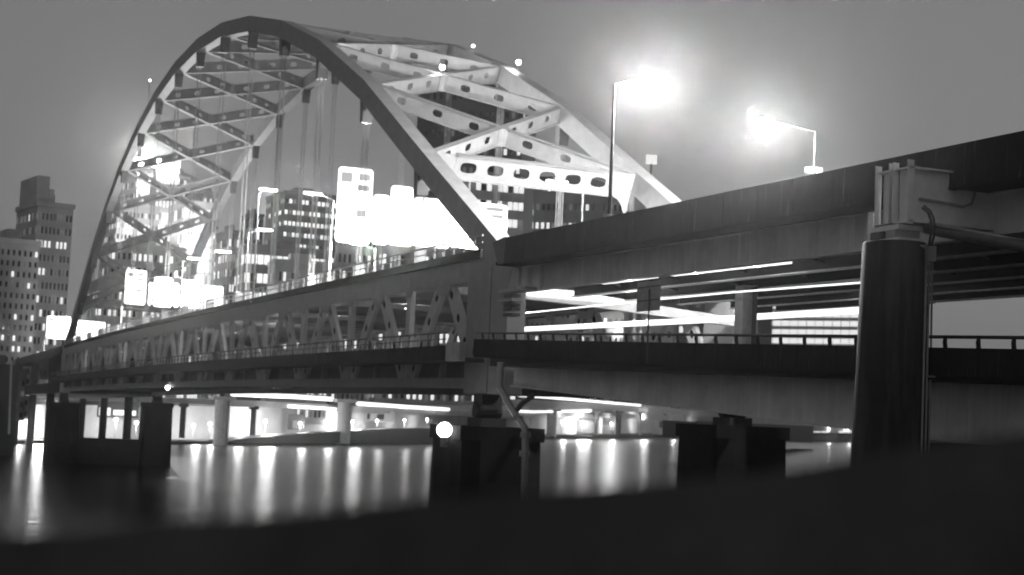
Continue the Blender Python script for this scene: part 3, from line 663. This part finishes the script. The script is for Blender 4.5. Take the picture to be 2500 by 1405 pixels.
def pillar(px, y0, y1, wpx, label, ins=0, m='conc'):
    p = bank_pt(px, ins); z1 = zat(p, y0, px); z0 = zat(p, y1, px); d = math.hypot(p.x-CAM.x, p.y-CAM.y); w = wpx/FPX*d/2
    T = thing('road_pillar', label, 'pillar', (p.x, p.y, z0), 'pillars of the riverside road')
    MB().tube([(p.x, p.y, z0), (p.x, p.y, z1-1.2)], w, 14).build('shaft', m, T); box(p.x-w*1.2, p.x+w*1.2, p.y-w*1.5, p.y+w*1.5, z1-1.2, z1).build('capital', m, T)
pillar(538, 968, 1091, 36, 'thick pale pillar standing in the water left of the barge', -6)
pillar(837, 975, 1084, 34, 'thick grey pillar standing in front of the barge', -9)
pillar(443, 985, 1070, 14, 'thin dark pillar just right of the far stone pier', 3, 'dconc'); pillar(615, 992, 1072, 14, 'thin dark pillar at the raked end of the barge', 4, 'dconc')
pillar(1345, 1000, 1068, 24, 'broad grey pillar next to the south pier under the road deck', 2)
for px, w, l in ((1455, 9, 'slender pillar under the lower road deck, first after the broad one'), (1508, 13, 'dark pillar under the road deck beside a lit doorway', ), (1562, 8, 'slim pillar below a round white lamp'), (1622, 8, 'slim pillar left of a square dark opening'), (1668, 7, 'thinnest pillar beside the second stone pier')):
    pillar(px, 1004, 1064, w, l, 4, 'fmid' if w < 13 else 'dconc')
def block(px0, py0, px1, py1, ins, dep, m, name, label, cat, wins=None, parent=None):
    xm = (px0+px1)/2; p = bank_pt(xm, ins); z1 = zat(p, py0, xm); z0 = zat(p, py1, xm); d = math.hypot(p.x-CAM.x, p.y-CAM.y); w = (px1-px0)/FPX*d
    v = ray(xm, 1000); f2 = V((v.x, v.y, 0)).normalized(); s2 = V((f2.y, -f2.x, 0)); T = thing(name, label, cat, (p.x, p.y, z0)); P0 = V((p.x, p.y, 0))
    q = [P0-s2*w/2, P0+s2*w/2, P0+s2*w/2+f2*dep, P0-s2*w/2+f2*dep]
    MB().hexa([a+V((0, 0, z0)) for a in q]+[a+V((0, 0, z1)) for a in q]).build('wall', m, T)
    for (u0, v0, u1, v1, mm) in (wins or []):
        a = P0+s2*(-w/2+w*u0)-f2*.12; b = P0+s2*(-w/2+w*u1)-f2*.12; za_, zb_ = z0+(z1-z0)*v0, z0+(z1-z0)*v1
        MB().hexa([a+V((0, 0, za_)), b+V((0, 0, za_)), b+f2*.1+V((0, 0, za_)), a+f2*.1+V((0, 0, za_)), a+V((0, 0, zb_)), b+V((0, 0, zb_)), b+f2*.1+V((0, 0, zb_)), a+f2*.1+V((0, 0, zb_))]).build('opening', mm, T)
    return T
block(1590, 1014, 1640, 1062, 6, 8, 'fpale', 'wharf_kiosk', 'pale lit kiosk with one square dark window on the wharf', 'kiosk', [(.32, .35, .62, .68, 'wdark')])
block(1646, 1016, 1684, 1060, 6, 8, 'fpale', 'wharf_kiosk', 'narrow pale lit kiosk half behind the second stone pier', 'kiosk', [(.35, .4, .7, .65, 'wdark')])
block(1378, 1028, 1448, 1056, 10, 4, 'fdark', 'parked_trailer', 'long dark trailer parked on the wharf beside the broad pillar', 'trailer', [(.05, .55, .25, .8, 'wdim')])
block(1460, 1012, 1500, 1060, 9, 6, 'fdark', 'wharf_shed', 'dark shed between slender road pillars on the wharf', 'shed', [(.2, 0, .7, .45, 'wdim')])
block(700, 1012, 740, 1050, 8, 5, 'fdark', 'wharf_shed', 'small dark shed against the bright wharf wall', 'shed', [(.3, .1, .6, .6, 'wdim')])
block(875, 1003, 960, 1030, 8, 6, 'fmid', 'wharf_shed', 'grey shed with low roof right of the grey pillar', 'shed', [(.1, .2, .3, .7, 'wdark'), (.5, .2, .7, .7, 'wdark')])
block(200, 972, 330, 1020, 9, 8, 'fdark', 'wharf_shed', 'dark shed seen through the far stone pier legs', 'shed', [(.3, .1, .5, .5, 'wlit'), (.55, .15, .95, .4, 'wlit')])
# barge with raked bow
def barge(label, pts, ins, wid):
    A = [(bank_pt(x, ins), yt, yb, x) for x, yt, yb in pts]; mb = MB(); o = V((.6, .8, 0))*wid
    R_ = [(V((p.x, p.y, zat(p, yb, x))), V((p.x, p.y, zat(p, yt, x)))) for p, yt, yb, x in A]
    T = thing('river_barge', label, 'barge', R_[1][0])
    for (a, b), (c, d) in zip(R_, R_[1:]): mb.hexa([a, c, c+o, a+o, b, d, d+o, b+o])
    mb.build('hull', 'hull', T)
    rl_ = MB()
    for (a, b), (c, d) in zip(R_, R_[1:]): rl_.bar(b+V((0, 0, .15)), d+V((0, 0, .15)), .5, .3)
    rl_.build('coaming', 'hull', T); return T
barge('long dark barge with raked bow moored along the far wharf', [(572, 1076, 1082), (700, 1064, 1083), (830, 1056, 1083), (960, 1049, 1083), (1120, 1046, 1084)], -9, 9)
barge('low dark barge moored upriver behind the second stone pier', [(1700, 1030, 1072), (1830, 1036, 1074), (1985, 1042, 1082)], -140, 12)
# lamps on the wharf: their light falls on the wall and the water
wl = [(30, 1030), (90, 1040), (280, 1025), (330, 1032), (470, 1040), (510, 1036), (575, 1040), (645, 1030), (730, 1034), (795, 1030), (858, 1030), (918, 1028), (985, 1026), (1040, 1024), (1370, 1030), (1420, 1030), (1490, 1034), (1562, 1014), (1640, 1030), (1675, 1030), (2020, 1046), (2070, 1050)]
for j, (px, py) in enumerate(wl):
    p = bank_pt(px, 5); z = zat(p, py, px); T = thing('wharf_lamp', 'globe lamp on the far wharf ' + ('left of the far stone pier' if px < 115 else 'seen between the legs of the far stone pier' if px < 400 else 'between the far stone pier and the thick pale pillar' if px < 540 else 'above the raked bow of the long barge' if px < 700 else 'behind the middle of the long barge' if px < 860 else 'behind the square end of the long barge' if px < 1100 else 'beside the dark parked trailer' if px < 1430 else 'beside the dark pillar and shed' if px < 1500 else 'left of the pale kiosk' if px < 1600 else 'beside the narrow pale kiosk' if px < 1700 else 'far upriver beyond the low barge'), 'street lamp', (p.x, p.y, 1), 'globe lamps along the far wharf')
    MB().tube([(p.x, p.y, 1), (p.x, p.y, z-.4)], .12, 6).build('pole', 'galv', T)
    mb = MB(); r = .55
    for i in range(5):
        th = -math.pi/2+math.pi*i/4
        for q in range(8): mb.v.append(V((p.x, p.y, z))+V((math.cos(th)*math.cos(math.pi*q/4), math.cos(th)*math.sin(math.pi*q/4), math.sin(th)))*r)
    for i in range(4):
        for q in range(8): mb.f.append((i*8+q, i*8+(q+1) % 8, (i+1)*8+(q+1) % 8, (i+1)*8+q))
    mb.build('globe', 'lamp', T, True)
    light('wharf_light', (p.x-1, p.y-1, z-.9), (16000 if px in (645, 858, 90) else 3200) if px < 1300 else (40000 if px in (1420, 1562, 1675) else 9000), (2.4 if px in (645, 858, 90) else 1.2) if px < 1300 else (4.5 if px in (1420, 1562, 1675) else 1.6))

# ------------------------------------------------------------------ the city
GZ = 7.0
wcache = {}
def winmesh(kind):
    if kind not in wcache: wcache[kind] = box(-.5, .5, -.06, .06, -.5, .5).mesh('window', kind)
    return wcache[kind]
def building(name, label, px0, px1, py, d, m, ang=18, dep=25, nx=8, nz=14, lit=.2, dim=.2, wf=.48, hf=.48, rows=None, steps=(), zbot=None, seed=1, top_only=None, roof=None, sidewin=True, maxw=280):
    rg = random.Random(seed); xm = (px0+px1)/2; v = ray(xm, 900); f2 = V((v.x, v.y, 0)).normalized()
    c = V((CAM.x, CAM.y, 0))+f2*d; Wt = (px1-px0)/FPX*d; a = R(ang)
    dep = min(dep, Wt*.6/max(abs(math.sin(a)), .05)); w = (Wt-dep*abs(math.sin(a)))/math.cos(a)
    u = V((f2.y, -f2.x, 0)); ca, sa = math.cos(a), math.sin(a)
    ux = u*ca+f2*sa; uy = f2*ca-u*sa     # front runs along ux (image right), depth along uy
    # left edge of silhouette
    l0 = c-u*(Wt/2)
    org = l0+ (u*(dep*sa) if sa > 0 else V((0, 0, 0))) if True else l0
    def P_(x, y, z): return org+ux*x+uy*y+V((0, 0, z))
    t = d/ math.hypot(v.x, v.y); vz = ray(xm, py); z1 = CAM.z+vz.z*(d/math.hypot(vz.x, vz.y)); z0 = GZ if zbot is None else zbot
    T = thing(name, label, 'building', P_(w/2, dep/2, z0))
    MB().hexa([P_(0, 0, z0), P_(w, 0, z0), P_(w, dep, z0), P_(0, dep, z0), P_(0, 0, z1), P_(w, 0, z1), P_(w, dep, z1), P_(0, dep, z1)]).build('wall', m, T)
    mbp = MB()
    e = .4
    for (xa, xb, ya, yb) in ((-e, w+e, -e, .3), (-e, w+e, dep-.3, dep+e), (-e, .3, .3, dep-.3), (w-.3, w+e, .3, dep-.3)):
        mbp.hexa([P_(xa, ya, z1-.6), P_(xb, ya, z1-.6), P_(xb, yb, z1-.6), P_(xa, yb, z1-.6), P_(xa, ya, z1+.9), P_(xb, ya, z1+.9), P_(xb, yb, z1+.9), P_(xa, yb, z1+.9)])
    mbp.build('roof_parapet', m, T)
    bw_ = MB(); bw_.hexa([P_(w*.3, dep*.3, z1), P_(w*.65, dep*.3, z1), P_(w*.65, dep*.7, z1), P_(w*.3, dep*.7, z1), P_(w*.3, dep*.3, z1+4), P_(w*.65, dep*.3, z1+4), P_(w*.65, dep*.7, z1+4), P_(w*.3, dep*.7, z1+4)]); bw_.build('plant_room', m, T)
    for (u0, u1, pyt) in steps:
        vz = ray(xm, pyt); zt = CAM.z+vz.z*(d/math.hypot(vz.x, vz.y))
        MB().hexa([P_(w*u0, dep*.1, z1), P_(w*u1, dep*.1, z1), P_(w*u1, dep*.9, z1), P_(w*u0, dep*.9, z1), P_(w*u0, dep*.1, zt), P_(w*u1, dep*.1, zt), P_(w*u1, dep*.9, zt), P_(w*u0, dep*.9, zt)]).build('setback', m, T)
    cw = w/nx; zt0 = z1-1.5; ch = (zt0-z0)/nz; rz = math.atan2(ux.y, ux.x); cnt = 0
    for j in range(nz):          # from the top down
        rl_ = rows[j] if rows and j < len(rows) else lit
        for i in range(nx):
            if cnt >= maxw: break
            q = rg.random(); k = 'wlit' if q < rl_ else ('wdim' if q < rl_+dim else 'wdark')
            inst('window', winmesh(k), T, P_((i+.5)*cw, -.02, zt0-(j+.5)*ch), (0, 0, rz), (cw*wf, 1, ch*hf)); cnt += 1
    if sidewin:
        ns = max(2, int(dep/cw)); cs = dep/ns; face = w if sa < 0 else 0
        for j in range(nz):
            for i in range(ns):
                if cnt >= 296: break
                q = rg.random(); k = 'wlit' if q < lit*.6 else ('wdim' if q < lit+dim else 'wdark')
                inst('window', winmesh(k), T, P_(face+(.02 if sa < 0 else -.02), (i+.5)*cs, zt0-(j+.5)*ch), (0, 0, rz+math.pi/2), (cs*wf, 1, ch*hf)); cnt += 1
    return T, P_, w, dep, z0, z1
B = building
B('office_block', 'grey stepped office block with a lit row of windows on the far shore', 18, 148, 497, 470, 'fmid', 16, 22, 9, 15, .10, .25, rows=[0, .1, .75, .15, .2, .2, .45, .1, .05, .1, .1, .15, .5, .1, .1], steps=((-.0, .35, 425), (.36, .5, 455)), seed=3)
B('apartment_block', 'dark block with vertical piers standing before the stepped office block', -60, 70, 588, 430, 'fmid', 14, 20, 7, 16, .08, .06, .4, .5, seed=5)
B('floodlit_tower', 'pale floodlit tower with glowing crown behind the far shoulder of the near arch', 258, 335, 425, 700, 'fpale', 22, 26, 5, 20, .15, .3, .5, .5, rows=[1, .9, .8], seed=8)
B('floodlit_tower', 'second pale tower with brightly lit top floors behind the far arch', 356, 450, 420, 720, 'fpale', -20, 24, 6, 20, .3, .3, .6, .55, rows=[1, 1, 1, .9, .7, .5], seed=9)
B('lit_hall', 'broad bright hall facade glowing between the pale towers', 390, 500, 494, 620, 'fpale', 14, 25, 9, 16, .6, .4, .8, .75, rows=[1, 1, 1, 1, 1, .9, .6], seed=11)
B('office_block', 'wide grey office block with scattered lit windows under the pale towers', 228, 430, 600, 560, 'fmid', 10, 25, 14, 12, .28, .3, seed=13)
B('office_block', 'low grey block in front of the wide office block by the far deck', 205, 345, 690, 500, 'fmid', 8, 25, 10, 8, .4, .3, seed=14)
B('dark_tower', 'narrow black tower with pale vertical ribs left of the lit office tower', 566, 622, 524, 800, 'fdark', 12, 20, 5, 18, .08, .1, .5, .85, seed=17)
B('office_block', 'dark mid-rise block beside the narrow black tower', 510, 572, 565, 700, 'fdark', 15, 22, 5, 12, .3, .2, seed=18)
B('office_tower', 'dark office tower with rows of lit windows behind the mid-span hangers', 626, 802, 470, 740, 'fdark', 18, 30, 13, 20, .25, .2, .6, .36, rows=[.7, .8, .9, .6, .45, .3, .1, .1, .2, .9, .3, .8, .9, .2, .3, .8], seed=20)
B('office_block', 'low dark block with bright ribbon windows in front of the office tower', 560, 780, 604, 650, 'fdark', 10, 25, 13, 9, .45, .3, .85, .5, rows=[.9, .3, .9, .9, .2], seed=21)
B('office_block', 'mid-rise block with dotted lit windows under the tall road signs', 896, 1140, 560, 860, 'fmid', 12, 25, 15, 10, .4, .3, .5, .5, seed=24)
B('office_block', 'grey block behind the lamps left of the tall road signs', 786, 905, 520, 800, 'fmid', 12, 25, 8, 12, .12, .2, seed=25)
B('black_skyscraper', 'very tall black skyscraper behind the lit cross braces', 990, 1290, 215, 1180, 'fdark', -12, 60, 16, 18, .10, .15, .45, .32, rows=[.02, .05, .1, .15, .5, .25, .1, .35, .1, .12, .3], seed=27)
B('office_tower', 'banded office tower with lit floors below the curved portal', 1105, 1262, 428, 1010, 'fmid', 14, 26, 10, 14, .5, .3, .85, .45, seed=29)
B('black_office_tower', 'broad black office tower with two glowing floors right of the portal', 1250, 1565, 438, 1420, 'fdark', -10, 40, 22, 13, .12, .1, .5, .32, rows=[.12, .2, .9, .45, .2, .3], seed=31)
B('hotel_block', 'bright white terraced hotel seen between the viaduct decks beside the round column', 1868, 2125, 716, 1950, 'fpale', -18, 30, 12, 16, .7, .3, .92, .6, rows=[1, 1, 1, 1, .9, 1, .9, .8], seed=35)
B('office_block', 'grey block with a small row of lit windows between the decks near the arch foot', 1262, 1400, 745, 1180, 'fmid', 10, 25, 10, 9, .12, .15, rows=[0, .1, .5, .15], seed=37)
B('office_block', 'pale mid-rise block between the decks behind the square road sign', 1410, 1640, 730, 1420, 'fpale', 12, 25, 12, 10, .1, .2, seed=38)
B('office_block', 'dark mid-rise block between the decks left of the white hotel', 1640, 1880, 724, 1700, 'fdark', 12, 25, 12, 10, .12, .15, seed=39)
B('shore_block', 'low dark block along the far shore behind the far approach pier', -80, 60, 905, 400, 'fdark', 8, 15, 8, 4, .1, .2, seed=41)
B('glass_tower', 'tall grey tower with lit windows rising behind the stepped lit signs', 452, 512, 470, 900, 'fmid', 14, 22, 6, 24, .3, .3, .5, .4, seed=51)
B('office_block', 'broad pale office block crowded with lit windows behind the far arch leg', 236, 362, 500, 660, 'fpale', 12, 24, 11, 18, .4, .3, .5, .42, seed=52)
B('office_block', 'low pale block with dense lit windows at the foot of the dark office tower', 640, 800, 640, 590, 'fmid', 8, 20, 14, 7, .5, .3, .5, .4, seed=53)
B('office_block', 'slim grey tower between the lit office tower and the tall road signs', 800, 850, 500, 850, 'fmid', 12, 20, 5, 18, .3, .2, .5, .4, seed=54)
def fill_floodlight(px, py, d, label, power):  # unseen lamps added to brighten the far facades
    p = atd(px, py, d); T = thing('fill_floodlight', label, 'light', p, 'unseen floodlights added to brighten the far buildings'); box(p.x-1, p.x+1, p.y-1, p.y+1, p.z-.6, p.z+.6).build('housing', 'galv', T)
    MB().tube([(p.x, p.y, GZ), (p.x, p.y, p.z-.6)], .3, 6).build('pole', 'galv', T); light('fill_flood', p+V((0, 0, 1.4)), power, .5)
fill_floodlight(1500, 812, 1385, 'floodlight added to brighten the pale mid-rise block between the decks', 90000)
fill_floodlight(2000, 830, 1900, 'floodlight added to brighten the white terraced hotel', 120000)
fill_floodlight(300, 690, 630, 'floodlight added to brighten the pale blocks behind the far arch leg', 50000)
fill_floodlight(430, 600, 590, 'floodlight added to brighten the bright hall facade', 50000)
# rooftop signs and floodlights
def roof_sign(px0, py0, px1, py1, d, label, power=0, mast=False):
    c0 = atd(px0, py0, d); c1 = atd(px1, py1, d); m_ = (c0+c1)/2; T = thing('rooftop_sign', label, 'sign', (m_.x, m_.y, c1.z-1.5), 'bright signs on the city roofs')
    s2 = V((fw.y, -fw.x, 0)).normalized(); w = (c1-c0).dot(s2)
    MB().bar(m_-s2*w/2, m_+s2*w/2, .5, abs(c0.z-c1.z)).build('face', 'sign', T)
    for k_ in (-.3, .3): MB().bar(m_+s2*w*k_+V((0, 0, -abs(c0.z-c1.z)/2-2.5))+fw*.6, m_+s2*w*k_+fw*.6, .3, .3, up=(1, 0, 0)).build('strut', 'galv', T)
    if mast: MB().tube([V((m_.x, m_.y, GZ))+fw*.8, m_+fw*.8], [2.6, 1.1], 10).build('mast', 'isteel', T)
    if power: light('roof_light', m_-V((fw.x, fw.y, 0))*4+V((0, 0, 3)), power, 1.5)
roof_sign(1578, 378, 1603, 402, 1600, 'small square lit sign on a tall mast beyond the far arch', mast=True)
roof_sign(1965, 408, 2008, 424, 1930, 'bright rooftop sign peeping over the upper viaduct parapet', 60000)
roof_sign(300, 384, 440, 412, 690, 'wide glaring roof sign above the pale floodlit towers', 260000)
roof_sign(1284, 512, 1302, 526, 1400, 'small bright square sign on the black office tower')
B('parking_garage', 'tall block hidden behind the upper viaduct carrying a rooftop sign', 1940, 2040, 432, 1960, 'fdark', 10, 25, 5, 12, .1, .2, seed=45)
# mast and dark tower on the left shore
TM = thing('light_mast', 'slim pale mast with a short arm beside the dark approach pier', 'mast', onx(25, 1080, 250))
a_, b_ = onx(22, 1060, 250), onx(28, 880, 250); MB().tube([a_, b_], .22, 8).build('shaft', 'galv', TM); MB().tube([b_, onx(10, 862, 250)], .12, 6).build('arm', 'galv', TM)
LB = thing('approach_pier', 'dark tall pier of the far approach beside a slim pale mast', 'bridge pier', onx(10, 1095, 262))
pa, pb = onx(-40, 1110, 262), onx(44, 905, 262); box(260, 265, pb.y, pa.y, -1, pb.z).build('shaft', 'pier', LB); box(259.5, 265.5, pb.y-.8, pa.y+.8, pb.z, pb.z+1.2).build('cap_stone', 'pier', LB)
# north approach decks
NA = thing('north_approach', 'double-deck road approach running on from the far end of the arch', 'viaduct', (280, -WD/2, 8))
for (z0, z1, nm) in ((14.2, 16.4, 'lower_deck'), (22.0, 23.8, 'upper_deck')):
    MB().hexa([(L+4.3, -WD-1, z0), (420, -WD-1, z0-2), (420, .2, z0-2), (L+4.3, .2, z0), (L+4.3, -WD-1, z1), (420, -WD-1, z1-2), (420, .2, z1-2), (L+4.3, .2, z1)]).build(nm, 'dconc', NA)
for x in (262, 300, 340):
    for y in (-1.5, -WD+.5): box(x-.8, x+.8, y-.8, y+.8, 0, 21.8-.01*(x-230)).build('column', 'dconc', NA)

# ------------------------------------------------------------------ night haze that gives the lamps their glow
hz = bpy.data.materials.new('night_haze'); hz.use_nodes = True; hn = hz.node_tree; hn.nodes.clear()
ho = hn.nodes.new('ShaderNodeOutputMaterial'); pv = hn.nodes.new('ShaderNodeVolumePrincipled')
pv.inputs['Color'].default_value = (.9, .9, .9, 1); pv.inputs['Density'].default_value = 0.00011; pv.inputs['Anisotropy'].default_value = 0.95
hn.links.new(pv.outputs[0], ho.inputs['Volume'])
M['haze'] = hz
box(-3010, 9100, -9010, 4010, -2.5, 262).build('haze', 'haze')['kind'] = 'stuff'
